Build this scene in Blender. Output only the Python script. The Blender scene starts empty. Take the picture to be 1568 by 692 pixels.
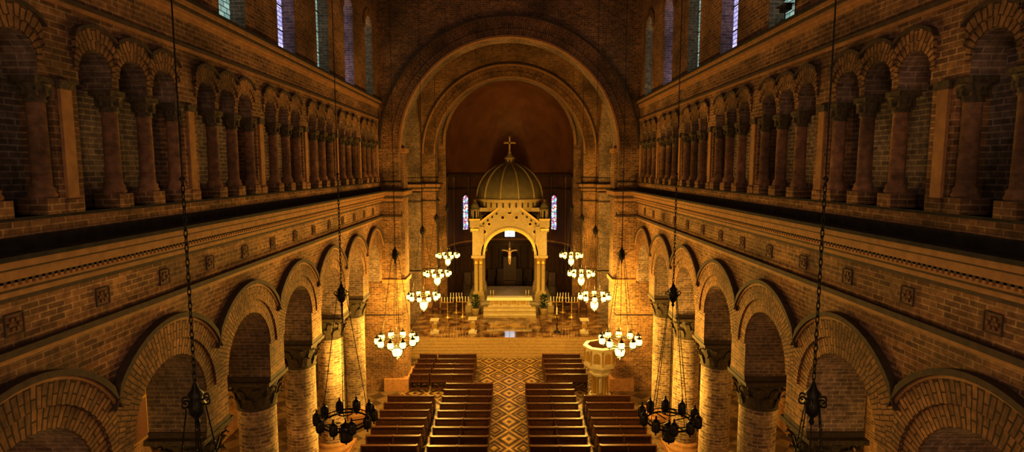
import bpy, math, random
from mathutils import Vector, Matrix
random.seed(3)
E=14.2
PI=math.pi
# ------------------------------------------------------------ mesh builder
class MB:
    def __init__(s): s.v=[];s.f=[];s.m=[];s.uv=[];s.sm=[]
    def add(s,vs,fs,m=0,uvs=None,smooth=False):
        b=len(s.v); s.v+=[tuple(p) for p in vs]
        for i,f in enumerate(fs):
            s.f.append([b+k for k in f]); s.m.append(m); s.sm.append(smooth)
            s.uv.append(uvs[i] if uvs else [(0,0)]*len(f))
    def quad(s,a,b,c,d,m=0,uv=None): s.add([a,b,c,d],[(0,1,2,3)],m,[uv] if uv else None)
    def box(s,x0,x1,y0,y1,z0,z1,m=0):
        x0,x1=min(x0,x1),max(x0,x1); y0,y1=min(y0,y1),max(y0,y1)
        vs=[(x0,y0,z0),(x1,y0,z0),(x1,y1,z0),(x0,y1,z0),(x0,y0,z1),(x1,y0,z1),(x1,y1,z1),(x0,y1,z1)]
        s.add(vs,[(0,3,2,1),(4,5,6,7),(0,1,5,4),(1,2,6,5),(2,3,7,6),(3,0,4,7)],m)
    def lathe(s,prof,cx=0,cy=0,cz=0,seg=24,m=0,smooth=True,a0=0,a1=2*PI,scal=None):
        full=abs(a1-a0-2*PI)<1e-6
        n=seg if full else seg+1
        vs=[];fs=[];uv=[]
        L=0;Ls=[0]
        for i in range(1,len(prof)):
            L+=math.hypot(prof[i][0]-prof[i-1][0],prof[i][1]-prof[i-1][1]);Ls.append(L)
        R=max(p[0] for p in prof)
        for (r,z) in prof:
            for j in range(n):
                a=a0+(a1-a0)*j/seg
                k=scal(j) if scal else 1
                vs.append((cx+r*k*math.cos(a),cy+r*k*math.sin(a),cz+z))
        for i in range(len(prof)-1):
            for j in range(seg):
                j2=(j+1)%n
                fs.append((i*n+j,i*n+j2,(i+1)*n+j2,(i+1)*n+j))
                u0=R*(a1-a0)*j/seg;u1=R*(a1-a0)*(j+1)/seg
                uv.append([(u0,Ls[i]),(u1,Ls[i]),(u1,Ls[i+1]),(u0,Ls[i+1])])
        s.add(vs,fs,m,uv,smooth)
    def tube(s,p,q,r,m=0,seg=6,r2=None):
        p=Vector(p);q=Vector(q);d=(q-p)
        if d.length<1e-6:return
        d.normalize(); u=d.orthogonal().normalized(); w=d.cross(u)
        r2=r if r2 is None else r2
        vs=[];fs=[]
        for (c,rr) in ((p,r),(q,r2)):
            for j in range(seg):
                a=2*PI*j/seg; vs.append(c+u*rr*math.cos(a)+w*rr*math.sin(a))
        for j in range(seg):
            k=(j+1)%seg; fs.append((j,k,seg+k,seg+j))
        fs.append(tuple(range(seg))[::-1]);fs.append(tuple(range(seg,2*seg)))
        s.add(vs,fs,m,None,False)
    def torus(s,c,R,r,m=0,seg=24,rs=6,mat=None,sx=1,sy=1):
        vs=[];fs=[]
        M=mat or Matrix.Identity(3)
        for i in range(seg):
            a=2*PI*i/seg
            for j in range(rs):
                b=2*PI*j/rs
                p=Vector(((R+r*math.cos(b))*math.cos(a)*sx,(R+r*math.cos(b))*math.sin(a)*sy,r*math.sin(b)))
                vs.append(Vector(c)+M@p)
        for i in range(seg):
            for j in range(rs):
                i2=(i+1)%seg;j2=(j+1)%rs
                fs.append((i*rs+j,i2*rs+j,i2*rs+j2,i*rs+j2))
        s.add(vs,fs,m,None,True)
    def build(s,name,mats,loc=None,lift=True,parent=None):
        me=bpy.data.meshes.new(name)
        off=E if (loc is None and lift) else 0
        me.from_pydata([(x,y,z+off) for x,y,z in s.v],[],s.f)
        for m in mats: me.materials.append(m)
        uvl=me.uv_layers.new(name='UVMap')
        flat=[]
        for f in s.uv:
            for c in f: flat+= [c[0],c[1]]
        uvl.data.foreach_set('uv',flat)
        me.polygons.foreach_set('material_index',s.m)
        me.polygons.foreach_set('use_smooth',s.sm)
        me.update()
        o=bpy.data.objects.new(name,me); bpy.context.collection.objects.link(o)
        if loc: o.location=loc
        if parent: o.parent=parent
        return o
def inst(me,name,loc,rot=0,sx=1):
    o=bpy.data.objects.new(name,me); bpy.context.collection.objects.link(o)
    o.location=loc; o.rotation_euler=(0,0,rot); o.scale=(sx,1,1)
    return o
# ------------------------------------------------------------ materials
class NT:
    def __init__(s,name):
        s.mat=bpy.data.materials.new(name); s.mat.use_nodes=True
        s.t=s.mat.node_tree; s.t.nodes.clear()
        s.out=s.t.nodes.new('ShaderNodeOutputMaterial')
        s.b=s.t.nodes.new('ShaderNodeBsdfPrincipled')
        s.t.links.new(s.b.outputs[0],s.out.inputs[0])
    def n(s,t,**k):
        x=s.t.nodes.new(t)
        for a,b in k.items(): setattr(x,a,b)
        return x
    def l(s,a,b): s.t.links.new(a,b)
    def inp(s,sock,v):
        if hasattr(v,'is_output'): s.l(v,sock)
        else: sock.default_value=v
    def math(s,op,a,b=0.0,c=None):
        x=s.n('ShaderNodeMath',operation=op); s.inp(x.inputs[0],a); s.inp(x.inputs[1],b)
        if c is not None: s.inp(x.inputs[2],c)
        return x.outputs[0]
    def mix(s,f,a,b,bt='MIX'):
        x=s.n('ShaderNodeMix',data_type='RGBA',blend_type=bt)
        s.inp(x.inputs[0],f); s.inp(x.inputs[6],a); s.inp(x.inputs[7],b)
        return x.outputs[2]
    def noise(s,scale,vec=None,detail=4):
        x=s.n('ShaderNodeTexNoise'); x.inputs['Scale'].default_value=scale; x.inputs['Detail'].default_value=detail
        if vec is not None: s.l(vec,x.inputs['Vector'])
        return x.outputs[0]
    def ramp(s,f,stops):
        x=s.n('ShaderNodeValToRGB'); e=x.color_ramp.elements
        while len(e)<len(stops): e.new(.5)
        for i,(p,c) in enumerate(stops): e[i].position=p; e[i].color=(*c,1)
        s.l(f,x.inputs[0]); return x.outputs[0]
def c4(c): return (c[0],c[1],c[2],1)
def brick(name,c1,c2,mo,mode='wall',bw=.36,bh=.115,ms=.014,rough=.85,bump=.7):
    N=NT(name); g=N.n('ShaderNodeNewGeometry')
    pos=g.outputs['Position']
    if mode=='wall':
        sp=N.n('ShaderNodeSeparateXYZ'); N.l(pos,sp.inputs[0])
        sn=N.n('ShaderNodeSeparateXYZ'); N.l(g.outputs['True Normal'],sn.inputs[0])
        fac=N.math('GREATER_THAN',N.math('ABSOLUTE',sn.outputs[0]),.7)
        u=N.math('ADD',N.math('MULTIPLY',sp.outputs[1],fac),N.math('MULTIPLY',sp.outputs[0],N.math('SUBTRACT',1.0,fac)))
        cb=N.n('ShaderNodeCombineXYZ'); N.l(u,cb.inputs[0]); N.l(sp.outputs[2],cb.inputs[1]); vec=cb.outputs[0]
    else:
        tc=N.n('ShaderNodeTexCoord'); vec=tc.outputs['UV']
    bt=N.n('ShaderNodeTexBrick'); N.l(vec,bt.inputs['Vector'])
    bt.inputs['Color1'].default_value=c4(c1);bt.inputs['Color2'].default_value=c4(c2);bt.inputs['Mortar'].default_value=c4(mo)
    bt.inputs['Scale'].default_value=1;bt.inputs['Mortar Size'].default_value=ms
    bt.inputs['Brick Width'].default_value=bw;bt.inputs['Row Height'].default_value=bh
    bt.inputs['Mortar Smooth'].default_value=.2
    dirt=N.ramp(N.noise(.45,pos,6),[(.32,(.42,.40,.38)),(.68,(1.25,1.22,1.18))])
    fine=N.ramp(N.noise(7,pos,3),[(.3,(.6,.6,.6)),(.7,(1.3,1.3,1.3))])
    col=N.mix(1.0,bt.outputs['Color'],dirt,'MULTIPLY'); col=N.mix(1.0,col,fine,'MULTIPLY')
    N.l(col,N.b.inputs['Base Color']); N.b.inputs['Roughness'].default_value=rough
    bp=N.n('ShaderNodeBump'); bp.inputs['Strength'].default_value=bump; bp.inputs['Distance'].default_value=.025
    N.l(N.math('SUBTRACT',1.0,bt.outputs['Fac']),bp.inputs['Height']); N.l(bp.outputs[0],N.b.inputs['Normal'])
    return N.mat
def plain(name,c1,c2,scale=3,rough=.6,metal=0,bump=.15,spec=None):
    N=NT(name); g=N.n('ShaderNodeNewGeometry')
    nz=N.noise(scale,g.outputs['Position'],5)
    col=N.ramp(nz,[(.3,c1),(.7,c2)])
    N.l(col,N.b.inputs['Base Color']); N.b.inputs['Roughness'].default_value=rough; N.b.inputs['Metallic'].default_value=metal
    if bump:
        bp=N.n('ShaderNodeBump'); bp.inputs['Strength'].default_value=bump; bp.inputs['Distance'].default_value=.02
        N.l(nz,bp.inputs['Height']); N.l(bp.outputs[0],N.b.inputs['Normal'])
    return N.mat
def glow(name,c,st):
    N=NT(name); N.b.inputs['Base Color'].default_value=c4(c)
    N.b.inputs['Emission Color'].default_value=c4(c); N.b.inputs['Emission Strength'].default_value=st
    N.b.inputs['Roughness'].default_value=.3
    return N.mat
M_wall=brick('brick_wall',(.44,.235,.105),(.20,.105,.053),(.54,.36,.20),ms=.016)
M_grey=brick('brick_recess',(.34,.26,.225),(.18,.14,.125),(.52,.43,.36),ms=.017)  # grey of daylight in the niches is put into this brick colour
M_soff=brick('brick_soffit',(.40,.27,.20),(.23,.16,.13),(.54,.43,.34),mode='uv',bw=.34,bh=.115)  # paler and greyer: clerestory daylight on the soffits painted into the brick
M_ring=brick('brick_voussoir',(.52,.285,.125),(.32,.175,.08),(.09,.05,.03),mode='uv',bw=.40,bh=.115,ms=.016)
M_colb=brick('brick_column',(.64,.46,.28),(.28,.18,.12),(.74,.58,.40),mode='uv',bw=.36,bh=.13,ms=.02)
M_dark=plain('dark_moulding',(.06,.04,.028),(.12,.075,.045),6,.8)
M_ledge=plain('sooty_ledge',(.02,.017,.015),(.06,.048,.04),4,.9)
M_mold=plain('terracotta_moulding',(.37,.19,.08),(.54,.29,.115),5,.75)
M_smallcol=brick('gallery_column_brick',(.40,.215,.12),(.27,.14,.08),(.36,.24,.15),mode='uv',bw=1.2,bh=.16,ms=.012)
M_cap=plain('capital_stone',(.06,.045,.028),(.17,.12,.06),14,.8,bump=.6)
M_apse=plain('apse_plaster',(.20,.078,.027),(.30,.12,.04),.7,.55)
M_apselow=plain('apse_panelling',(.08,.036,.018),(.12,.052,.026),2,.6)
M_cream=plain('cream_marble',(.34,.25,.12),(.44,.33,.165),5,.45,bump=.05)
M_white=plain('white_marble',(.50,.42,.30),(.64,.55,.41),3,.35,bump=.03)
M_gold=plain('gilded',(.48,.31,.085),(.60,.40,.12),8,.38,.6)
M_dome=plain('dome_lead',(.17,.14,.08),(.25,.205,.11),2,.5,.2)
M_rib=plain('dome_rib',(.34,.26,.14),(.42,.33,.17),6,.5)
M_iron=plain('wrought_iron',(.02,.018,.015),(.05,.04,.03),20,.5,.7)
M_wood=plain('pew_wood',(.05,.018,.009),(.10,.036,.016),7,.36,bump=.05)
M_wood2=plain('dark_wood',(.05,.02,.01),(.09,.038,.018),5,.4)
M_leaf=plain('leaf',(.02,.05,.012),(.05,.10,.025),12,.6)
M_black=plain('shadow_hole',(.02,.015,.01),(.03,.02,.012),5,.9)
M_skin=plain('carved_figure',(.62,.42,.22),(.72,.50,.28),20,.5)
M_rose=plain('rosette_tile',(.10,.035,.02),(.24,.10,.05),25,.7,bump=.6)
M_candle=plain('wax',(.8,.74,.6),(.9,.84,.7),10,.5)
M_lit=glow('lit_lamp_glass',(1,.60,.13),7.0)
M_unlit=plain('clear_lamp_glass',(.05,.042,.034),(.09,.075,.055),10,.12)
M_ceil=plain('ceiling_timber',(.10,.06,.035),(.16,.09,.05),2,.8)
M_pane=glow('apse_clear_glass',(.70,.84,1.0),3.5)
# windows
def daywin(name,cols,st,bw,bh):
    N=NT(name); tc=N.n('ShaderNodeTexCoord')
    bt=N.n('ShaderNodeTexBrick'); N.l(tc.outputs['UV'],bt.inputs['Vector'])
    bt.inputs['Color1'].default_value=c4(cols[0]);bt.inputs['Color2'].default_value=c4(cols[1]);bt.inputs['Mortar'].default_value=(.03,.03,.035,1)
    bt.inputs['Scale'].default_value=1;bt.inputs['Brick Width'].default_value=bw;bt.inputs['Row Height'].default_value=bh;bt.inputs['Mortar Size'].default_value=.014
    N.b.inputs['Base Color'].default_value=(.1,.1,.1,1)
    N.l(bt.outputs['Color'],N.b.inputs['Emission Color']); N.b.inputs['Emission Strength'].default_value=st
    return N.mat
M_win=[daywin('leaded_glass_blue',((.56,.52,.84),(.30,.29,.56)),1.7,.34,.16),
       daywin('leaded_glass_green',((.34,.50,.42),(.18,.30,.27)),1.2,.34,.16),
       daywin('leaded_glass_pale',((.50,.50,.66),(.32,.34,.52)),1.4,.34,.16)]
def stained():
    N=NT('stained_glass'); tc=N.n('ShaderNodeTexCoord')
    vo=N.n('ShaderNodeTexVoronoi'); vo.inputs['Scale'].default_value=4.5; N.l(tc.outputs['UV'],vo.inputs['Vector'])
    sp=N.n('ShaderNodeSeparateColor'); N.l(vo.outputs['Color'],sp.inputs[0])
    col=N.ramp(sp.outputs[0],[(.0,(.10,.28,.75)),(.3,(.75,.10,.05)),(.45,(.75,.85,.95)),(.7,(.10,.45,.65)),(.88,(.75,.80,.55))])
    ve=N.n('ShaderNodeTexVoronoi',feature='DISTANCE_TO_EDGE'); ve.inputs['Scale'].default_value=4.5; N.l(tc.outputs['UV'],ve.inputs['Vector'])
    k=N.math('GREATER_THAN',ve.outputs['Distance'],.05)
    N.l(col,N.b.inputs['Emission Color']); N.l(N.math('MULTIPLY',k,2.2),N.b.inputs['Emission Strength'])
    N.b.inputs['Base Color'].default_value=(.05,.05,.05,1)
    return N.mat
M_stain=stained()
def floor_mat():
    N=NT('floor_tiles'); g=N.n('ShaderNodeNewGeometry'); sp=N.n('ShaderNodeSeparateXYZ'); N.l(g.outputs['Position'],sp.inputs[0])
    x=sp.outputs[0]; y=sp.outputs[1]
    def tri(v,p,o=0.0):
        f=N.math('FRACT',N.math('ADD',N.math('DIVIDE',v,p),.5+o)); return N.math('MULTIPLY',N.math('ABSOLUTE',N.math('SUBTRACT',f,.5)),2.0)
    ax=tri(x,1.5); ay=tri(y,2.0)
    d=N.math('ADD',ax,ay)
    b1=N.math('LESS_THAN',N.math('ABSOLUTE',N.math('SUBTRACT',d,1.0)),.12)
    b3=N.math('LESS_THAN',N.math('ABSOLUTE',N.math('SUBTRACT',d,1.45)),.06)
    mid=N.math('LESS_THAN',d,.55); cor=N.math('GREATER_THAN',d,1.72); core=N.math('LESS_THAN',d,.22)
    lt=N.math('MAXIMUM',N.math('MAXIMUM',b1,b3),N.math('MAXIMUM',mid,cor))
    lt=N.math('SUBTRACT',lt,core)
    a=N.mix(lt,(.10,.055,.033,1),(.42,.265,.105,1))
    ch=N.math('GREATER_THAN',N.math('ADD',tri(x,1.1),tri(y,1.1)),1.0)
    b=N.mix(ch,(.26,.17,.09,1),(.12,.075,.045,1))
    ins=N.math('LESS_THAN',N.math('ABSOLUTE',x),6.9)
    col=N.mix(ins,b,a)
    nz=N.ramp(N.noise(2.5,g.outputs['Position']),[(.3,(.65,.65,.65)),(.7,(1.15,1.15,1.15))])
    N.l(N.mix(1.0,col,nz,'MULTIPLY'),N.b.inputs['Base Color']); N.b.inputs['Roughness'].default_value=.33
    N.b.inputs['Specular IOR Level'].default_value=.3
    return N.mat
M_floor=floor_mat()
def sanct_mat():
    N=NT('sanctuary_marble'); g=N.n('ShaderNodeNewGeometry')
    nz=N.ramp(N.noise(1.3,g.outputs['Position'],9),[(.38,(.10,.05,.03)),(.5,(.24,.13,.065)),(.62,(.42,.27,.13))])
    sp=N.n('ShaderNodeTexBrick'); N.l(g.outputs['Position'],sp.inputs['Vector']); sp.offset=0
    sp.inputs['Color1'].default_value=(1,1,1,1);sp.inputs['Color2'].default_value=(.8,.8,.8,1);sp.inputs['Mortar'].default_value=(.45,.4,.35,1)
    sp.inputs['Scale'].default_value=1;sp.inputs['Brick Width'].default_value=1.3;sp.inputs['Row Height'].default_value=1.3;sp.inputs['Mortar Size'].default_value=.03
    N.l(N.mix(1.0,sp.outputs[0],nz,'MULTIPLY'),N.b.inputs['Base Color']); N.b.inputs['Roughness'].default_value=.07
    return N.mat
M_sanct=sanct_mat()
# ------------------------------------------------------------ wall helpers
def P(ax,s,t,z): return (t,s,z) if ax=='y' else (s,t,z)
def arch_wall(mb,ax,s0,s1,z0,z1,fr,bk,ops,m=0,ms=1,n=14,back=True,ends=True):
    br={s0,s1}
    for (c,r,sp,bt) in ops:
        for i in range(n+1): br.add(c-r*math.cos(PI*i/n))
    br=sorted(b for b in br if s0-1e-6<=b<=s1+1e-6)
    def q(a,b,t,za,zb,zc,zd,mm): mb.quad(P(ax,a,t,za),P(ax,b,t,zb),P(ax,b,t,zc),P(ax,a,t,zd),mm)
    for a,b in zip(br,br[1:]):
        if b-a<1e-5: continue
        mid=(a+b)/2; op=None
        for o in ops:
            if abs(mid-o[0])<o[1]: op=o
        if op is None:
            q(a,b,fr,z0,z0,z1,z1,m)
            if back: q(a,b,bk,z0,z0,z1,z1,m)
            mb.quad(P(ax,a,fr,z0),P(ax,b,fr,z0),P(ax,b,bk,z0),P(ax,a,bk,z0),m)
        else:
            c,r,sp,bt=op
            h=lambda s:sp+math.sqrt(max(0,r*r-(s-c)**2))
            ha,hb=h(a),h(b)
            q(a,b,fr,ha,hb,z1,z1,m)
            if back: q(a,b,bk,ha,hb,z1,z1,m)
            aa=math.acos(max(-1,min(1,(a-c)/r)))*r; ab=math.acos(max(-1,min(1,(b-c)/r)))*r
            mb.quad(P(ax,a,fr,ha),P(ax,b,fr,hb),P(ax,b,bk,hb),P(ax,a,bk,ha),ms,[(fr,aa),(fr,ab),(bk,ab),(bk,aa)])
            if bt>z0:
                q(a,b,fr,z0,z0,bt,bt,m)
                mb.quad(P(ax,a,fr,bt),P(ax,b,fr,bt),P(ax,b,bk,bt),P(ax,a,bk,bt),m)
    for (c,r,sp,bt) in ops:
        lo=max(bt,z0)
        if sp>lo:
            for e in (c-r,c+r):
                mb.quad(P(ax,e,fr,lo),P(ax,e,bk,lo),P(ax,e,bk,sp),P(ax,e,fr,sp),ms,[(fr,-lo),(bk,-lo),(bk,-sp),(fr,-sp)])
    mb.quad(P(ax,s0,fr,z1),P(ax,s1,fr,z1),P(ax,s1,bk,z1),P(ax,s0,bk,z1),m)
    if ends:
        for e in (s0,s1): mb.quad(P(ax,e,fr,z0),P(ax,e,bk,z0),P(ax,e,bk,z1),P(ax,e,fr,z1),m)
def ring(mb,ax,c,zc,r0,r1,fr,pr,m,n=28,clip=None,a0=0,a1=PI):
    pts=[]
    for i in range(n+1):
        a=a0+(a1-a0)*i/n; ro=r1;ri=r0
        if clip and abs(math.cos(a))>1e-6:
            ro=min(ro,clip/abs(math.cos(a)))
        pts.append((a,ri,ro))
    for (A,ri,ro),(B,si,so) in zip(pts,pts[1:]):
        if ro-ri<.005 and so-si<.005: continue
        ro=max(ro,ri);so=max(so,si)
        f=lambda a,r,t:P(ax,c+r*math.cos(a),t,zc+r*math.sin(a))
        Rm=(r0+r1)/2
        mb.quad(f(A,ri,pr),f(A,ro,pr),f(B,so,pr),f(B,si,pr),m,[(ri-r0+.0,A*Rm),(ro-r0,A*Rm),(so-r0,B*Rm),(si-r0,B*Rm)])
        mb.quad(f(A,ro,pr),f(A,ro,fr),f(B,so,fr),f(B,so,pr),m,[(0,A*Rm),(.1,A*Rm),(.1,B*Rm),(0,B*Rm)])
        mb.quad(f(A,ri,pr),f(A,ri,fr),f(B,si,fr),f(B,si,pr),m,[(0,A*Rm),(.1,A*Rm),(.1,B*Rm),(0,B*Rm)])
BAY=3.95
CEN=[8.85+BAY*i for i in range(-3,7)]
Y0=CEN[0]-BAY/2; Y1=CEN[-1]+BAY/2
W=8.0
wm=[M_wall,M_soff,M_ring,M_mold,M_dark,M_ledge,M_grey,M_rose,M_cap,M_smallcol]
# ------------------------------------------------------------ nave side walls
def side(sg,name):
    mb=MB(); X=lambda t:sg*t
    arch_wall(mb,'y',Y0,Y1,-7.0,-1.9,X(W),X(9.56),[(c,1.4,-5.85,-99) for c in CEN])
    for c in CEN:
        ring(mb,'y',c,-5.85,1.4,1.80,X(W),X(W-.05),2,clip=BAY/2)
        ring(mb,'y',c,-5.85,1.80,2.24,X(W),X(W-.10),2,clip=BAY/2)
        ring(mb,'y',c,-5.85,2.24,2.30,X(W),X(W-.13),3,clip=BAY/2)
        ring(mb,'y',c,-5.85,2.30,2.42,X(W),X(W-.19),4,clip=BAY/2)
    bx=lambda pr,z0,z1,m: mb.box(X(W-pr),X(W+.02),Y0,Y1,z0,z1,m)
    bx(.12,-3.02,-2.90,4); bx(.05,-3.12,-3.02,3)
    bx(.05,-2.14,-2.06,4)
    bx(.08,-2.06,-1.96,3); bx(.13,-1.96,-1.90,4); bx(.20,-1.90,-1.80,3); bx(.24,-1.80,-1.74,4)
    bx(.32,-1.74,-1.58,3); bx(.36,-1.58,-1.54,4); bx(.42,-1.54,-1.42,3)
    mb.box(X(W-.48),X(W+.3),Y0,Y1,-1.42,-1.34,5)
    y=Y0
    while y<Y1:
        mb.box(X(W-.24),X(W-.20),y,y+.06,-1.86,-1.76,3); y+=.13
    for c in CEN:
        for yy in (c,c+BAY/2):
            if yy<Y1-.3:
                mb.box(X(W-.02),X(W),yy-.16,yy+.16,-2.68,-2.36,7)
                for q in range(6):
                    a=q*PI/3; mb.box(X(W-.04),X(W),yy+.09*math.cos(a)-.03,yy+.09*math.cos(a)+.03,-2.52+.09*math.sin(a)-.03,-2.52+.09*math.sin(a)+.03,7)
                for (a,b,e,f) in ((-.18,.18,-2.70,-2.68),(-.18,.18,-2.36,-2.34)): mb.box(X(W-.03),X(W),yy+a,yy+b,e,f,4)
                for (a,b) in ((-.18,-.16),(.16,.18)): mb.box(X(W-.03),X(W),yy+a,yy+b,-2.68,-2.36,4)
    # wall under gallery
    mb.box(X(W),X(9.56),Y0,Y1,-1.34,-.80,0)
    mb.box(X(W-.03),X(W),Y0,Y1,-1.34,-1.12,5)
    mb.box(X(W-.04),X(8.6),Y0,Y1,-.86,-.80,5)
    mb.box(X(8.6),X(9.56),Y0,Y1,-.80,3.0,6)
    ops=[]
    for c in CEN:
        b=c-BAY/2-.35
        for o in (.62,1.70,2.78): ops.append((b+o,.44,1.84,-99))
        mb.box(X(W),X(8.6),b+3.47,b+4.05,-.8,1.56,0)
        mb.box(X(W-.06),X(W+.1),b+3.60,b+3.86,-.62,1.42,3)
        mb.box(X(W-.10),X(W+.1),b+3.55,b+3.91,1.42,1.58,8)
        mb.box(X(W-.10),X(W+.1),b+3.53,b+3.91,-.80,-.56,0)
        for o in (1.16,2.24,3.32):
            yy=b+o; cx=X(8.17)
            mb.box(X(W-.07),X(8.45),yy-.21,yy+.21,-.80,-.52,0)
            mb.lathe([(.21,-.52),(.22,-.46),(.19,-.41),(.20,-.36),(.155,-.31),(.145,1.14)],cx,yy,0,14,9)
            mb.lathe([(.145,1.14),(.18,1.16),(.16,1.20),(.17,1.30),(.25,1.46)],cx,yy,0,12,8)
            mb.box(X(W-.04),X(8.42),yy-.22,yy+.22,1.46,1.58,8)
            for q in range(8):
                a=q*PI/4
                mb.box(cx+.20*math.cos(a)-.03,cx+.20*math.cos(a)+.03,yy+.20*math.sin(a)-.03,yy+.20*math.sin(a)+.03,1.25,1.42,8)
    arch_wall(mb,'y',Y0-.4,Y1,1.57,3.0,X(W),X(8.6),[o for o in ops if o[0]>Y0],back=False,n=12)
    for (c,r,sp,bt) in ops:
        if c<0: continue
        ring(mb,'y',c,sp,.44,.62,X(W),X(W-.03),2,n=16,clip=.54)
        ring(mb,'y',c,sp,.62,.84,X(W),X(W-.07),2,n=16,clip=.54)
        ring(mb,'y',c,sp,.84,.91,X(W),X(W-.12),4,n=16,clip=.54)
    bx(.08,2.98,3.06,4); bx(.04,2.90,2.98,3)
    # clerestory
    arch_wall(mb,'y',Y0,Y1,3.0,12.0,X(W),X(9.56),[(c,.78,7.8,4.2) for c in CEN],n=12)
    for c in CEN:
        ring(mb,'y',c,7.8,.78,1.2,X(W),X(W-.05),2,n=16)
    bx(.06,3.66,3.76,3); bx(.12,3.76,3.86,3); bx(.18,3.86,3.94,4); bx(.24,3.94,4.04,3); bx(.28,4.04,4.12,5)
    o=mb.build(name,wm)
    for i,c in enumerate(CEN):
        g=MB(); R=.78
        pts=[(c-R,4.2),(c+R,4.2)]+[(c+R*math.cos(PI*k/10),7.8+R*math.sin(PI*k/10)) for k in range(11)]
        g.add([(X(8.46),a,b) for a,b in pts],[tuple(range(len(pts)))],0,[[(a,b) for a,b in pts]])
        g.box(X(8.43),X(8.47),c-.02,c+.02,4.2,8.5,1)
        for zz in (5.1,6.0,6.9,7.8): g.box(X(8.43),X(8.47),c-R+.01,c+R-.01,zz-.02,zz+.02,1)
        k=[2,0,1,2,1,1,0,1,0,1][i]
        global wn; wn+=1
        g.build('window_%d'%wn,[M_win[k],M_iron])
wn=0
side(-1,'wall_left'); side(1,'wall_right')
# ------------------------------------------------------------ outer aisle walls, aisle ceilings
for sg,nm in ((-1,'left'),(1,'right')):
    mb=MB(); X=lambda t:sg*t
    mb.box(X(15),X(15.4),Y0,Y1,-E,-2.0,0)
    for c in CEN:
        ring(mb,'y',c,-7.5,1.3,1.7,X(15),X(14.9),2,n=18)
        mb.box(X(14.7),X(15),c+BAY/2-.3,c+BAY/2+.3,-E,-4.2,0)
    mb.box(X(14.9),X(15),Y0,Y1,-E,-12.9,3)
    mb.build('wall_aisle_'+nm,wm)
    mb=MB(); mb.box(X(9.56),X(15.4),Y0,Y1,-3.2,-3.0,0)
    for c in CEN: mb.box(X(9.56),X(15),c+BAY/2-.2,c+BAY/2+.2,-3.6,-3.2,0)
    mb.build('ceiling_aisle_'+nm,[M_wall])
mb=MB(); mb.box(-20,20,Y0-.5,63,-E-.3,-E,0); mb.build('floor',[M_floor])
mb=MB(); mb.box(-20,20,Y0-.5,63,12,12.3,0)
for c in CEN: mb.box(-W,W,c+BAY/2-.2,c+BAY/2+.2,11.5,12,0)
mb.build('ceiling',[M_ceil])
mb=MB(); mb.box(-15.4,15.4,Y0-.5,Y0,-E,12,0); mb.build('wall_back',[M_wall])
# ------------------------------------------------------------ nave columns
def capital(mb,z0,h,r,ab,m,seg=20,n=8):
    mb.lathe([(r,z0),(r*1.1,z0+.03),(r*1.1,z0+.08),(r,z0+.1),(r*1.03,z0+h*.5),(r*1.28,z0+h*.85)],0,0,0,seg,m)
    for tier,(za,ll,off) in enumerate(((.10,.42,0),(.36,.42,.5))):
        for q in range(n):
            a=2*PI*(q+off)/n; ca,sa=math.cos(a),math.sin(a)
            prof=[(1.0,0,.30),(1.10,.45,.34),(1.20,.8,.28),(1.42,1.0,.18),(1.50,.86,.06)]
            vs=[]
            for (k,t,w) in prof:
                rr=r*k; z=z0+h*(za+ll*t); ww=w*r*.95
                vs.append((rr*ca-ww*sa,rr*sa+ww*ca,z)); vs.append((rr*ca*1.05,rr*sa*1.05,z)); vs.append((rr*ca+ww*sa,rr*sa-ww*ca,z))
            fs=[]
            for i in range(len(prof)-1):
                for j in (0,1): fs.append((3*i+j,3*i+j+1,3*i+j+4,3*i+j+3))
            mb.add(vs,fs,m)
    for q in range(4):
        a=PI/4+q*PI/2; ca,sa=math.cos(a),math.sin(a)
        R=Matrix.Rotation(a,3,'Z')@Matrix.Rotation(PI/2,3,'X')
        mb.torus((r*1.42*ca,r*1.42*sa,z0+h*.80),r*.14,r*.07,m,10,5,R)
    mb.box(-ab,ab,-ab,ab,z0+h*.88,z0+h,m)
mb=MB()
mb.box(-.9,.9,-.9,.9,0,.3,1)
mb.lathe([(.85,.3),(.88,.38),(.85,.48),(.74,.54),(.76,.62),(.72,.68),(.62,.74)],0,0,0,28,1)
mb.lathe([(.62,.74),(.62,5.9),(.60,5.95)],0,0,0,28,0)
capital(mb,5.95,1.1,.60,.80,2)
mb.box(-.78,.78,-.62,.62,7.05,7.2,3)
col0=None
for j in range(len(CEN)-1):
    for sg in (-1,1):
        loc=(sg*8.78,CEN[j]+BAY/2,0)
        if col0 is None: col0=mb.build('brick_column',[M_colb,M_mold,M_cap,M_dark],loc=loc)
        else: inst(col0.data,'brick_column',loc)
# ------------------------------------------------------------ crossing
def corn(mb,x0,x1,y0,y1):
    for (pr,z0,z1,m) in ((.10,-3.02,-2.90,4),(.05,-2.12,-2.02,4),(.14,-2.02,-1.85,3),(.22,-1.85,-1.66,4),(.34,-1.66,-1.42,3),(.38,-1.42,-1.34,5),(.08,-.86,-.8,5),(.05,-9.3,-9.2,4)):
        mb.box(x0-pr,x1+pr,y0-pr,y1+pr,z0,z1,m)
mb=MB()
arch_wall(mb,'x',-18,18,-E,12,Y1,36.6,[(0,6.8,1.2,-99),(-12.2,2.2,-7.6,-99),(12.2,2.2,-7.6,-99)],n=40)
for (a,b,pr,m) in ((6.8,7.2,.10,2),(7.2,7.55,.05,2),(7.55,7.88,.12,2),(7.88,8.0,.2,4)):
    ring(mb,'x',0,1.2,a,b,Y1,Y1-pr,m,n=64)
ring(mb,'x',0,1.2,6.68,6.8,Y1+.2,Y1-.16,3,n=64)
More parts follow.
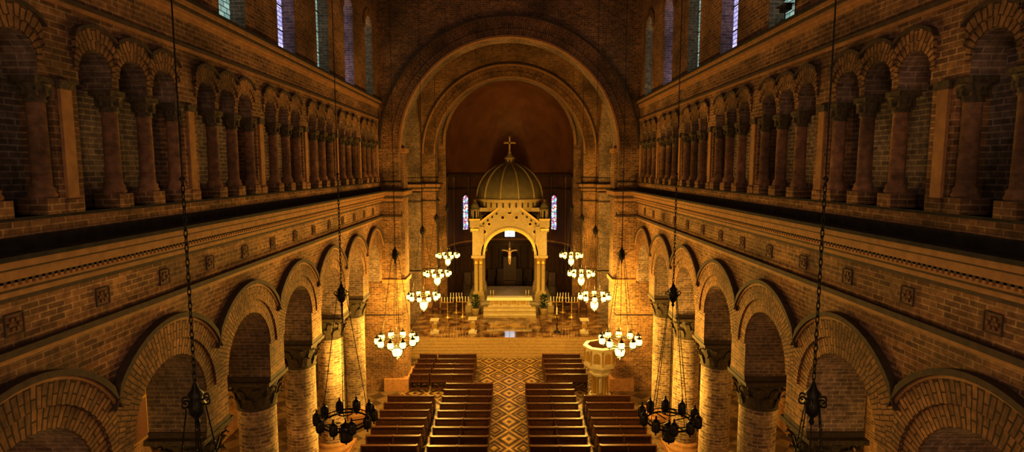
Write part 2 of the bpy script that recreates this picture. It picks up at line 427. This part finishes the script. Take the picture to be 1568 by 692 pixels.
for sg in (-1,1):
    corn(mb,min(sg*6.8,sg*9),max(sg*6.8,sg*9),Y1,36.6)
    mb.box(sg*6.6,sg*6.85,Y1+.35,36.2,-E,1.0,0)
    mb.box(sg*6.5,sg*6.85,Y1+.25,36.3,1.0,1.25,3)
    for z in (-7.2,): mb.box(sg*6.5,sg*8,Y1-.12,36.4,z,z+.25,3)
    mb.box(sg*6.45,sg*8.0,Y1-.25,36.7,-E,-13.4,3)
mb.build('wall_crossing_arch',wm)
mb=MB()
arch_wall(mb,'x',-18,18,-E,12,51.0,52.4,[(0,6.75,1.35,-99)],n=40)
for (a,b,pr,m) in ((6.75,6.9,.14,3),(6.9,7.35,.10,2),(7.35,7.8,.05,2),(7.8,7.95,.12,3),(7.95,8.05,.2,4)):
    ring(mb,'x',0,1.35,a,b,51,51-pr,m,n=64)
for sg in (-1,1):
    corn(mb,min(sg*6.7,sg*17.5),max(sg*6.7,sg*17.5),51,52.4)
    mb.box(sg*6.4,sg*8,50.8,52.5,-E,-12.0,3)
    for cx in (11,14.5):
        ring(mb,'x',sg*cx,-6,1.3,1.7,51,50.92,2,n=18)
mb.build('wall_chancel_arch',wm)
for sg,nm in ((-1,'left'),(1,'right')):
    mb=MB()
    arch_wall(mb,'y',36.6,51,-E,12,sg*8,sg*9.4,[(43.8,6.0,1.4,-99)],n=30)
    ring(mb,'y',43.8,1.4,6.0,6.7,sg*8,sg*7.9,2,n=40)
    corn(mb,min(sg*8,sg*9.4),max(sg*8,sg*9.4),36.6,37.75); corn(mb,min(sg*8,sg*9.4),max(sg*8,sg*9.4),49.85,51)
    mb.build('wall_crossing_'+nm,wm)
    mb=MB(); mb.box(sg*18,sg*18.4,Y1,52.4,-E,12,0)
    mb.build('wall_transept_'+nm,wm)
# chancel & apse
AC=2.3
mb=MB()
for sg in (-1,1): mb.box(sg*7.0,sg*7.6,52.4,55,-E,12,0)
arch_wall(mb,'x',-7.6,7.6,-E,12,54.6,55.1,[(0,6.25,AC,-99)],n=40)
for (a,b,pr,m) in ((6.25,6.5,.08,3),(6.5,6.62,.15,4)): ring(mb,'x',0,AC,a,b,54.6,54.6-pr,m,n=60)
mb.build('wall_chancel',wm)
mb=MB()
AR=6.3; AY=55.1
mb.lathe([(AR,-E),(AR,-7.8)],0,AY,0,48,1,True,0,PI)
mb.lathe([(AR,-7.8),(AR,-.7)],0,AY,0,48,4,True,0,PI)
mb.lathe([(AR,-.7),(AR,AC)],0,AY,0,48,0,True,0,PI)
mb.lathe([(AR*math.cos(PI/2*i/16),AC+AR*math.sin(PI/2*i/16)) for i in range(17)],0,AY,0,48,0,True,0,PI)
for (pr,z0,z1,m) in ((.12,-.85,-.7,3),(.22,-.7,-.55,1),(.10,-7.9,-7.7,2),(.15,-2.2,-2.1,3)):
    mb.lathe([(AR,z0),(AR-pr,z0),(AR-pr,z1),(AR,z1)],0,AY,0,48,m,False,0,PI)
for q in range(0,9):
    a=PI*q/8; 
    x,y=(AR-.05)*math.cos(a),AY+(AR-.05)*math.sin(a)
    if q==4: continue
    mb.lathe([(.16,-7.7),(.13,-7.5),(.13,-1.6),(.2,-1.2),(.2,-.85)],x,y,0,10,1)
for q in range(24):
    a=PI*(q+.5)/24; x,y=(AR-.1)*math.cos(a),AY+(AR-.1)*math.sin(a)
    mb.lathe([(.09,-11),(.06,-10.9),(.06,-8.7),(.11,-8.5)],x,y,0,8,3)
mb.lathe([(AR-.25,-8.5),(AR-.25,-8.2),(AR-.1,-8.2)],0,AY,0,48,1,False,0,PI)
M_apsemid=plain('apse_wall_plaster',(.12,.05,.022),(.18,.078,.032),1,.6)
mb.build('wall_apse',[M_apse,M_apselow,M_mold,M_dark,M_apsemid])
def apse_window(a,z0,z1,hw,wi):
    g=MB(); 
    r=AR-.12
    cx,cy=r*math.cos(a),AY+r*math.sin(a)
    tx,ty=-math.sin(a),math.cos(a)
    pts=[(-hw,z0),(hw,z0)]+[(hw*math.cos(PI*k/10),z1-hw+hw*math.sin(PI*k/10)) for k in range(11)]
    g.add([(cx+tx*s,cy+ty*s,z) for s,z in pts],[tuple(range(len(pts)))],0,[[(s,z) for s,z in pts]])
    pp=pts+[pts[0]]
    for (s,z),(s2,z2) in zip(pp,pp[1:]): g.tube((cx+tx*s,cy+ty*s,z),(cx+tx*s2,cy+ty*s2,z2),.07,1,6)
    for zz in (z0+(z1-z0)*.25,z0+(z1-z0)*.5,z0+(z1-z0)*.75): g.tube((cx-tx*hw,cy-ty*hw,zz),(cx+tx*hw,cy+ty*hw,zz),.03,1,5)
    g.tube((cx,cy,z0),(cx,cy,z1),.02,1,5)
    g.build('window_%d'%wi,[M_stain if wi<23 else M_pane,M_dark])
an=math.acos(4.82/AR)
apse_window(an,-6.55,-2.75,.45,21); apse_window(PI-an,-6.55,-2.75,.45,22); apse_window(PI/2,-7.6,-6.1,.62,23)
# ------------------------------------------------------------ sanctuary platform
mb=MB()
n=7; Ys=40.5; TR=.16
for i in range(n):
    z0=-E+i*1.3/n; mb.box(-7.95,7.95,Ys+i*TR,Ys+i*TR+.30,-E,z0+1.3/n-(.004 if i==n-1 else 0),0)
    mb.box(-7.97,7.97,Ys+i*TR-.02,Ys+i*TR+.02,z0+1.3/n-.035,z0+1.3/n+.003,2)
mb.box(-7.95,7.95,Ys+n*TR-.1,51,-E,-12.9,1)
mb.box(-6.3,6.3,51,61,-E,-12.9,1)
mb.build('floor_sanctuary',[M_cream,M_sanct,M_mold])
mb=MB()
for i in range(5):
    mb.box(-2.3,2.3,47.1+i*.28,49.0,-12.9+i*.14,-12.9+(i+1)*.14,i%2)
mb.build('altar_steps',[M_cream,M_white])
mb=MB()
mb.box(-4.0,4.0,49.02,56.2,-12.9,-12.3,0); mb.box(-3.8,3.8,49.1,56.0,-12.3,-12.0,1)
mb.build('altar_dais',[M_cream,M_white])
mb=MB()
Z=-12.2
mb.box(-1.9,1.9,48.25,49.0,Z,Z+.12,0); mb.box(-1.75,1.75,48.35,48.95,Z+.12,Z+.70,0)
mb.box(-2.0,2.0,48.2,49.0,Z+.70,Z+.82,1)
for x in (-1.6,-.8,0,.8,1.6): mb.box(x-.06,x+.06,48.28,48.35,Z+.12,Z+.70,2)
for x in (-1.2,-.4,.4,1.2): mb.box(x-.22,x+.22,48.32,48.35,Z+.22,Z+.6,2)
mb.box(-2.02,2.02,48.18,48.21,Z+.58,Z+.74,1)
for x in (-1.7,-1.45,1.45,1.7):
    mb.lathe([(.08,0),(.03,.06),(.02,.25),(.05,.28)],x,48.6,Z+.82,8,2); mb.lathe([(.02,.28),(.02,.6)],x,48.6,Z+.82,8,1)
mb.build('altar',[M_white,M_candle,M_gold])
# ------------------------------------------------------------ baldachin
mb=MB()
BY0,BY1=50.0,55.2; BX=2.85; ZB=-12.0
by=(BY0+BY1)/2
for sx in (-1,1):
    for yy in (BY0+.4,BY1-.4):
        cx=sx*BX
        mb.box(cx-.55,cx+.55,yy-.55,yy+.55,ZB,ZB+.5,0); mb.box(cx-.48,cx+.48,yy-.48,yy+.48,ZB+.5,ZB+.8,0)
        for ox in (-.22,.22):
            for oy in (-.22,.22):
                mb.lathe([(.24,.8),(.2,.9),(.19,3.2),(.22,3.25)],cx+ox,yy+oy,ZB,14,0)
                mb.lathe([(.2,3.25),(.24,3.4),(.21,3.5),(.25,3.7),(.34,3.95)],cx+ox,yy+oy,ZB,12,1)
        mb.box(cx-.62,cx+.62,yy-.62,yy+.62,ZB+3.9,ZB+4.15,0)
        mb.box(cx-.52,cx+.52,yy-.52,yy+.52,ZB+4.15,-5.2,0)
zs=-7.85
def gable(ax,front,back,c,half,zsp,r,zeave,zapex):
    n=28
    S=[c-half]+[c-r*math.cos(PI*i/n) for i in range(n+1)]+[c+half]
    S=sorted(set(S+[c]))
    top=lambda s: zapex-(zapex-zeave)*abs(s-c)/half
    for a,b in zip(S,S[1:]):
        mid=(a+b)/2
        h=(lambda s:zsp+math.sqrt(max(0,r*r-(s-c)**2))) if abs(mid-c)<r else (lambda s:zsp)
        for t in (front,back): mb.quad(P(ax,a,t,h(a)),P(ax,b,t,h(b)),P(ax,b,t,top(b)),P(ax,a,t,top(a)),0)
        mb.quad(P(ax,a,front,h(a)),P(ax,b,front,h(b)),P(ax,b,back,h(b)),P(ax,a,back,h(a)),0)
    d=-.12 if front<back else .12
    for s2 in (-1,1):
        a=(c+s2*(half+.25),zeave-.25); b=(c,zapex+.05)
        for (w0,w1,pr,m) in ((0,.16,1.6,1),(.16,.34,1.0,0)):
            f=front+d*pr
            vs=[P(ax,a[0],f,a[1]-w0),P(ax,b[0],f,b[1]-w0),P(ax,b[0],f,b[1]-w1),P(ax,a[0],f,a[1]-w1)]
            ba=back
            vs+=[P(ax,a[0],ba,a[1]-w0),P(ax,b[0],ba,b[1]-w0),P(ax,b[0],ba,b[1]-w1),P(ax,a[0],ba,a[1]-w1)]
            mb.add(vs,[(0,1,2,3),(4,5,6,7),(0,1,5,4),(3,2,6,7),(0,3,7,4)],m)
        for k in range(1,9):
            t=k/9; s=a[0]+(b[0]-a[0])*t; z=a[1]+(b[1]-a[1])*t-.55
            mb.box(*( (s-.07,s+.07,min(front+d*.6,front),max(front+d*.6,front)) if ax=='x' else (min(front+d*.6,front),max(front+d*.6,front),s-.07,s+.07)),z,z+.2,2)
    ring(mb,ax,c,zsp,r,r+.22,front,front+d*.6,1,n=30)
    ring(mb,ax,c,zsp,r+.22,r+.34,front,front+d,0,n=30)
    for (s,z,rr) in ((c,zapex-1.15,.20),(c-.62,zapex-1.65,.15),(c+.62,zapex-1.65,.15),(c-2.3,zeave-.55,.18),(c+2.3,zeave-.55,.18),(c-1.85,zeave+.15,.14),(c+1.85,zeave+.15,.14)):
        vs=[P(ax,s+rr*math.cos(2*PI*q/14),front+d*.3,z+rr*math.sin(2*PI*q/14)) for q in range(14)]
        mb.add(vs,[tuple(range(14))],2)
        ring(mb,ax,s,z,rr,rr+.06,front,front+d*.5,1,n=14,a0=0,a1=2*PI)
gable('x',BY0,BY0+.5,0,3.3,zs,2.25,-5.15,-2.75)
gable('x',BY1,BY1-.5,0,3.3,zs,2.25,-5.15,-2.75)
gable('y',-3.3,-2.8,by,2.6,zs,1.9,-5.15,-2.95)
gable('y',3.3,2.8,by,2.6,zs,1.9,-5.15,-2.95)
for sx in (-1,1):
    for yy in (BY0+.25,BY1-.25):
        cx=sx*3.15
        mb.box(cx-.45,cx+.45,yy-.45,yy+.45,-5.3,-4.6,0); mb.box(cx-.5,cx+.5,yy-.5,yy+.5,-4.65,-4.5,1)
        for q in range(6):
            a=q*PI/3; mb.lathe([(.06,-4.5),(.06,-3.75)],cx+.3*math.cos(a),yy+.3*math.sin(a),0,6,0)
        mb.lathe([(.16,-4.5),(.16,-3.75)],cx,yy,0,8,2)
        mb.lathe([(.42,-3.78),(.44,-3.62),(.38,-3.6),(.36,-3.4),(.26,-3.18),(.10,-3.05),(.04,-2.98),(.07,-2.9),(0.0,-2.75)],cx,yy,0,14,3)
mb.box(-3.1,3.1,BY0+.4,BY1-.4,-3.9,-3.55,0)
mb.lathe([(2.95,-3.9),(3.0,-3.0),(3.2,-2.95),(3.25,-2.75),(3.1,-2.7)],0,by,0,48,0)
for q in range(32):
    a=2*PI*q/32; mb.box(3.02*math.cos(a)-.05,3.02*math.cos(a)+.05,by+3.02*math.sin(a)-.05,by+3.02*math.sin(a)+.05,-3.5,-3.1,2)
R=3.12
mb.lathe([(R*math.cos(PI/2*i/14),-2.7+3.15*math.sin(PI/2*i/14)) for i in range(14)]+[(.2,.46)],0,by,0,48,3)
for q in range(12):
    a=2*PI*(q+.5)/12
    pts=[(R*1.01*math.cos(PI/2*i/10)*math.cos(a),by+R*1.01*math.cos(PI/2*i/10)*math.sin(a),-2.7+3.18*math.sin(PI/2*i/10)) for i in range(10)]
    for p,q2 in zip(pts,pts[1:]): mb.tube(p,q2,.085,4,6)
mb.lathe([(.55,.30),(.6,.42),(.45,.46),(.42,.9),(.55,.95),(.5,1.02),(.2,1.3),(.12,1.42),(.17,1.52),(.1,1.62)],0,by,0,16,0)
for q in range(8):
    a=2*PI*q/8; mb.box(.43*math.cos(a)-.04,.43*math.cos(a)+.04,by+.43*math.sin(a)-.04,by+.43*math.sin(a)+.04,.52,.84,2)
mb.box(-.07,.07,by-.05,by+.05,1.6,2.9,1); mb.box(-.48,.48,by-.05,by+.05,2.32,2.46,1)
for (x,z) in ((-.5,2.39),(.5,2.39),(0,2.92)): mb.lathe([(0,-.12),(.11,0),(0,.12)],x,by,z,8,1)
mb.build('baldachin',[M_cream,M_gold,M_black,M_dome,M_rib])
mb=MB(); cy=51.8
mb.box(-.07,.07,cy,cy+.1,-9.1,-6.9,0); mb.box(-.75,.75,cy,cy+.1,-7.75,-7.6,0)
f=cy-.08
mb.tube((0,f,-8.25),(0,f,-7.75),.12,1,8,.16); mb.tube((0,f,-7.75),(0,f,-7.62),.05,1,8)
mb.lathe([(0,-.12),(.08,-.07),(.10,0),(.07,.09),(0,.12)],0,f-.03,-7.5,10,1)
for s in (-1,1):
    mb.tube((s*.13,f,-7.78),(s*.40,f,-7.66),.045,1,7,.035); mb.tube((s*.40,f,-7.66),(s*.66,f,-7.62),.035,1,7,.03)
    mb.tube((s*.06,f,-8.3),(s*.07,f-.08,-8.65),.075,1,7,.05); mb.tube((s*.07,f-.08,-8.65),(s*.03,f,-8.98),.05,1,7,.035)
mb.tube((0,f,-8.2),(0,f,-8.38),.15,2,8,.14)
for s in (-1,1): mb.tube((s*.7,cy+.05,-7.6),(s*2.3,cy+.05,-6.6),.015,3,5)
mb.tube((0,cy+.05,-6.9),(0,cy+.05,-4.2),.015,3,5)
mb.build('hanging_crucifix',[M_wood2,M_skin,M_candle,M_iron])
mb=MB()
for q in range(3,14):
    a=PI*q/16+.0; r=AR-.9; x,y=r*math.cos(a),AY+r*math.sin(a)
    mb.box(x-.35,x+.35,y-.25,y+.3,-12.9,-12.4,0); mb.box(x-.35,x+.35,y+.2,y+.32,-12.4,-11.0,0); mb.box(x-.40,x-.33,y-.25,y+.3,-12.9,-11.9,0)
mb.box(-.6,.6,59.6,60.3,-12.9,-12.2,0);mb.box(-.7,.7,60.2,60.4,-12.9,-9.6,0);mb.lathe([(.7,-9.6),(.5,-9.1),(0,-8.7)],0,60.3,0,12,0)
mb.build('choir_stalls',[M_wood2])
# ------------------------------------------------------------ pews
def pew(L,name):
    mb=MB(); h=L/2
    mb.box(-h,h,-.05,.38,.42,.46,0)
    vs=[(-h,-.16,1.0),(h,-.16,1.0),(h,-.11,1.0),(-h,-.11,1.0),(-h,-.07,.42),(h,-.07,.42),(h,-.02,.42),(-h,-.02,.42)]
    mb.add(vs,[(0,1,2,3),(4,5,6,7),(0,1,5,4),(3,2,6,7),(0,3,7,4),(1,2,6,5)],0)
    mb.box(-h,h,-.22,-.06,.98,1.03,0)
    mb.box(-h,h,-.40,-.22,.60,.63,0)
    mb.box(-h,h,-.52,-.34,.16,.22,0)
    for x in (-h,h,0):
        w=.03
        pr=[(-.24,0),(.42,0),(.42,.55),(.36,.62),(.10,.66),(.0,.98),(-.06,1.06),(-.24,1.06)]
        vs=[(x-w,a,b) for a,b in pr]+[(x+w,a,b) for a,b in pr]; k=len(pr)
        fs=[tuple(range(k)),tuple(range(k,2*k))]+[(i,(i+1)%k,k+(i+1)%k,k+i) for i in range(k)]
        mb.add(vs,fs,0)
    me=mb.build(name,[M_wood],loc=(0,0,0)); me_d=me.data; bpy.data.objects.remove(me); return me_d
pm=pew(2.85,'pew_mid'); po=pew(2.65,'pew_out'); pf=pew(2.65,'pew_front'); pfo=pew(1.15,'pew_front_outer')
y=33.2; i=0
while y>2:
    for sg in (-1,1): inst(pm,'church_pew',(sg*2.45,y,0))
    if i>=1:
        for sg in (-1,1): inst(po,'church_pew',(sg*5.72,y-.9,0))
    y-=.97; i+=1
for k in range(5):
    y=38.6-k*.97
    for sg in (-1,1):
        inst(pf,'church_pew',(sg*3.7,y,0))
    inst(pfo,'church_pew',(-5.78,y,0))
# ------------------------------------------------------------ pulpit
mb=MB()
oc=lambda prof,m,cz=0,s=8: mb.lathe(prof,0,0,cz,s,m,False)
oc([(.85,0),(.85,.15),(.7,.18),(.7,.35),(.3,.4)],0)
for q in range(6):
    a=q*PI/3; mb.lathe([(.13,.38),(.1,.45),(.09,1.35),(.13,1.5),(.17,1.62)],.42*math.cos(a),.42*math.sin(a),0,10,1)
mb.lathe([(.17,.38),(.17,1.6)],0,0,0,12,0)
oc([(.3,1.6),(.62,1.62),(.68,1.75),(.60,1.8),(.85,2.15),(1.0,2.2),(1.02,2.32),(.92,2.36),(.92,3.25),(1.05,3.3),(1.08,3.45),(.98,3.48),(.80,3.48)],0)
oc([(.80,3.48),(.80,2.5),(0,2.5)],2)
for q in range(8):
    a=2*PI*q/8; mb.lathe([(.06,2.36),(.05,2.4),(.05,3.2),(.07,3.28)],.93*math.cos(a),.93*math.sin(a),0,8,1)
    b=a+PI/8; R=.875
    t=(-math.sin(b),math.cos(b)); c=(R*math.cos(b),R*math.sin(b))
    pts=[(-.2,2.5),(.2,2.5)]+[(.2*math.cos(PI*k/8),2.95+.2*math.sin(PI*k/8)) for k in range(9)]
    mb.add([(c[0]+t[0]*s,c[1]+t[1]*s,z) for s,z in pts],[tuple(range(len(pts)))],1)
mb.build('pulpit',[M_white,M_gold,M_wood2],loc=(5.6,33.1,0))
# ------------------------------------------------------------ sanctuary furniture
def pedestal(name,x,y,z,h=1.1):
    mb=MB(); mb.box(-.32,.32,-.32,.32,0,.14,0); mb.lathe([(.26,.14),(.2,.2),(.16,.3),(.16,h-.3),(.22,h-.15),(.3,h-.1)],0,0,0,8,0,False)
    mb.box(-.34,.34,-.34,.34,h-.1,h,0); mb.box(-.2,.2,-.19,-.16,.4,h-.35,1); mb.build(name,[M_white,M_gold],loc=(x,y,z+E))
pedestal('marble_pedestal',-5.9,42.8,-12.9); pedestal('marble_pedestal',5.9,42.8,-12.9); pedestal('marble_lectern',-2.9,42.8,-12.9,1.2)
def candlestand(x,y,n=5,h=1.3):
    mb=MB()
    mb.lathe([(.3,0),(.28,.05),(.06,.12),(.04,.4),(.08,.5),(.035,.6),(.035,h)],0,0,0,12,0)
    mb.box(-.5,.5,-.02,.02,h,h+.04,0)
    for i in range(n):
        xx=-.5+i*1.0/(n-1); mb.lathe([(.05,h+.04),(.07,h+.1),(.03,h+.12)],xx,0,0,8,0); mb.lathe([(.025,h+.1),(.025,h+.5),(0,h+.52)],xx,0,0,8,1)
    mb.build('candelabrum',[M_gold,M_candle],loc=(x,y,-12.9+E))
for x,y in ((-5.4,47.3),(-4.1,47.5),(4.1,47.5),(5.4,47.3),(-4.8,49.0),(4.8,49.0)): candlestand(x,y)
mb=MB(); mb.lathe([(.28,0),(.26,.06),(.07,.12),(.04,.5),(.09,.6),(.04,.7),(.04,1.3),(.14,1.4),(.05,1.42)],0,0,0,12,0); mb.lathe([(.04,1.42),(.04,2.0),(0,2.03)],0,0,0,8,1)
mb.build('paschal_candle_stand',[M_iron,M_candle],loc=(3.75,42.9,-12.9+E))
def plant(x,y):
    mb=MB(); mb.lathe([(.22,0),(.3,.05),(.36,.5),(.40,.6),(.34,.6),(.3,.5)],0,0,0,14,1)
    for k in range(200):
        a=random.uniform(0,2*PI); t=random.random(); r=random.uniform(.1,.6)*(.6+.4*math.sin(t*PI)); z=.55+t*1.2
        d=Vector((math.cos(a),math.sin(a),random.uniform(-.1,1.0))).normalized(); s=d.cross(Vector((0,0,1))).normalized()*.07
        p=Vector((r*.5*math.cos(a),r*.5*math.sin(a),z)); L=random.uniform(.22,.4)
        mb.add([p,p+d*L*.5+s,p+d*L,p+d*L*.5-s],[(0,1,2,3)],0)
    mb.build('potted_fern',[M_leaf,M_cream],loc=(x,y,-12.9+E))
plant(-3.05,48.2); plant(3.05,48.2)
def chair(x,y,r=0):
    mb=MB(); mb.box(-.3,.3,-.28,.28,.42,.5,1); mb.box(-.3,.3,.22,.3,.5,1.25,0)
    for a in (-.27,.27):
        for b in (-.25,.25): mb.box(a-.03,a+.03,b-.03,b+.03,0,.45,0)
        mb.box(a-.03,a+.03,-.28,.28,.68,.73,0); mb.box(a-.03,a+.03,-.28,-.22,.45,.7,0)
    mb.build('sanctuary_chair',[M_wood2,M_rose],loc=(x,y,-12.9+E))
for x in (-6.6,-5.8,5.8,6.6): chair(x,48.6)
mb=MB()
mb.box(-14.98,-14.86,21.0,22.0,-11.0,-9.2,0); mb.box(-14.87,-14.84,21.1,21.9,-10.9,-9.3,1)
mb.build('saint_painting',[M_gold,M_rose])
mb=MB()
mb.box(7.74,7.92,16.1,16.3,4.125,4.16,0); mb.tube((7.85,16.2,4.14),(7.85,16.2,4.4),.02,0,6)
mb.box(7.76,7.92,15.95,16.35,4.4,4.54,0); mb.tube((7.84,15.96,4.47),(7.84,15.88,4.47),.05,0,10); mb.box(7.70,7.96,15.9,16.4,4.54,4.57,0)
mb.build('security_camera',[M_iron])
# ------------------------------------------------------------ chandeliers
def chandelier(lit,zc):
    mb=MB(); R=.70
    top=12-zc; hub=4.1
    z=hub+.33; k=0
    while z<hub+3.6:
        M=Matrix.Rotation(PI/2*(k%2),3,'Z')@Matrix.Rotation(PI/2,3,'X')
        mb.torus((0,0,z+.08),.026,.010,0,10,4,M,sx=1,sy=2.6); z+=.118; k+=1
    mb.tube((0,0,z-.03),(0,0,top),.012,0,6)
    mb.lathe([(0,-.06),(.05,0),(0,.06)],0,0,z,8,0)
    mb.lathe([(0,-.45),(.05,-.38),(.03,-.3),(.12,-.2),(.15,-.05),(.10,.05),(.13,.12),(.06,.2),(.03,.3),(0,.36)],0,0,hub,12,0)
    for q in range(6):
        a=q*PI/3; M=Matrix.Rotation(a,3,'Z')@Matrix.Rotation(PI/2,3,'X'); mb.torus((.17*math.cos(a),.17*math.sin(a),hub),.06,.015,0,10,4,M)
    mb.torus((0,0,0),R,.03,0,36,6); mb.torus((0,0,.12),R,.018,0,36,5); mb.torus((0,0,.3),.24,.02,0,20,5)
    for q in range(24):
        a=2*PI*q/24; mb.tube((R*math.cos(a),R*math.sin(a),0),(R*math.cos(a),R*math.sin(a),.12),.01,0,4)
    for q in range(4):
        a=q*PI/2+PI/8; n=22
        p0=Vector((.14*math.cos(a),.14*math.sin(a),hub-.1)); p1=Vector((R*math.cos(a),R*math.sin(a),.12))
        mb.tube(p0,p1,.011,0,5)
        for j in range(1,12):
            p=p0.lerp(p1,j/12); mb.lathe([(0,-.03),(.025,0),(0,.03)],p.x,p.y,p.z,6,0)
        mb.tube((R*math.cos(a),R*math.sin(a),0),(.16*math.cos(a),.16*math.sin(a),.0),.018,0,5)
    mb.tube((0,0,hub-.4),(0,0,.25),.012,0,5)
    def lantern(x,y,z,r,h):
        mb.lathe([(0,z-.16),(.03,z-.14),(.02,z-.08),(r*.8,z-.04),(r*1.05,z-.02),(r*1.05,z+.02)],x,y,0,8,0,False)
        mb.lathe([(r*.85,z+.02),(r*1.1,z+h*.4),(r*1.05,z+h*.75),(r*.8,z+h)],x,y,0,12,1,True)
        nb=4 if lit else 6
        for q in range(nb):
            a=q*2*PI/nb; w=.006 if lit else .014
            mb.tube((x+r*1.13*math.cos(a),y+r*1.13*math.sin(a),z),(x+r*1.13*math.cos(a),y+r*1.13*math.sin(a),z+h),w,0,4)
        mb.lathe([(r*1.0,z+h),(r*.95,z+h+.02),(r*.4,z+h+.07),(.03,z+h+.12),(.03,z+h+.16),(0,z+h+.2)],x,y,0,8,0,False)
    for q in range(10):
        a=2*PI*(q+.3)/10; rr=R+.16
        mb.tube((R*math.cos(a),R*math.sin(a),0),(rr*math.cos(a),rr*math.sin(a),-.08),.014,0,5)
        lantern(rr*math.cos(a),rr*math.sin(a),0,.13 if lit else .105,.29)
    lantern(0,0,-.60,.21 if lit else .18,.48)
    mb.tube((0,0,-.05),(0,0,.25),.012,0,5)
    o=mb.build('x',[M_iron,M_lit if lit else M_unlit],loc=(0,0,0)); d=o.data; bpy.data.objects.remove(o); return d
AMB=(1,.61,.115)
LPOS=[(8.8,-7.9,0),(16.7,-7.9,0),(24.6,-7.9,1),(32.4,-7.7,1),(38.6,-7.5,1),(45.2,-7.25,1)]
for (y,z,lit) in LPOS:
    cd_=chandelier(lit,z)
    for sg in (-1,1):
        o=inst(cd_,'chandelier',(sg*5.08,y,z+E))
        if lit:
            k=1.4 if y<34 else .8
            for nm,zz,e in (('bulb',-.95,1050*k),('bulb_up',.62,270*k)):
                l=bpy.data.lights.new(nm,'POINT'); l.energy=e; l.color=AMB; l.shadow_soft_size=.2
                lo=bpy.data.objects.new(nm,l); bpy.context.collection.objects.link(lo); lo.parent=o; lo.location=(0,0,zz)
def pt(name,x,y,z,e,c,r=.3):
    l=bpy.data.lights.new(name,'POINT'); l.energy=e; l.color=c; l.shadow_soft_size=r
    lo=bpy.data.objects.new(name,l); bpy.context.collection.objects.link(lo); lo.location=(x,y,z+E); return lo
def area(name,x,y,z,rot,sx,sy,e,c):
    l=bpy.data.lights.new(name,'AREA'); l.energy=e; l.color=c; l.shape='RECTANGLE'; l.size=sx; l.size_y=sy
    lo=bpy.data.objects.new(name,l); bpy.context.collection.objects.link(lo); lo.location=(x,y,z+E); lo.rotation_euler=rot; return lo
for sg in (-1,1):
    for y in (10.8,18.7,26.6): pt('aisle_lamp',sg*12.3,y,-7,160,AMB)
    pt('near_nave_fill',sg*2.5,1.5,-5.5,270,(1,.66,.34),.4)  # added fill for the near pews and arcades, not a real fitting
pt('baldachin_lamp',0,52.5,-6.0,50,(1,.64,.2))
pt('altar_lamp',0,47,-6.5,60,(1,.64,.18))
area('rear_fill',0,Y0+.3,2.5,(math.radians(88),0,0),7,7,270,(1,.72,.48))  # added fill from behind the camera; no rose window stands there
w=bpy.data.worlds.new('world'); bpy.context.scene.world=w; w.use_nodes=True
w.node_tree.nodes['Background'].inputs[0].default_value=(.05,.06,.09,1); w.node_tree.nodes['Background'].inputs[1].default_value=.5
# ------------------------------------------------------------ camera
cd=bpy.data.cameras.new('cam'); cd.sensor_width=36; cd.lens=850/1568*36; cd.clip_end=200
co=bpy.data.objects.new('camera',cd); bpy.context.collection.objects.link(co)
co.location=(.10,0,E); co.rotation_euler=(math.radians(90-5.91),0,-2/850)
bpy.context.scene.camera=co
vs=bpy.context.scene.view_settings; vs.view_transform='Standard'; vs.look='None'; vs.exposure=0.0; vs.gamma=.86
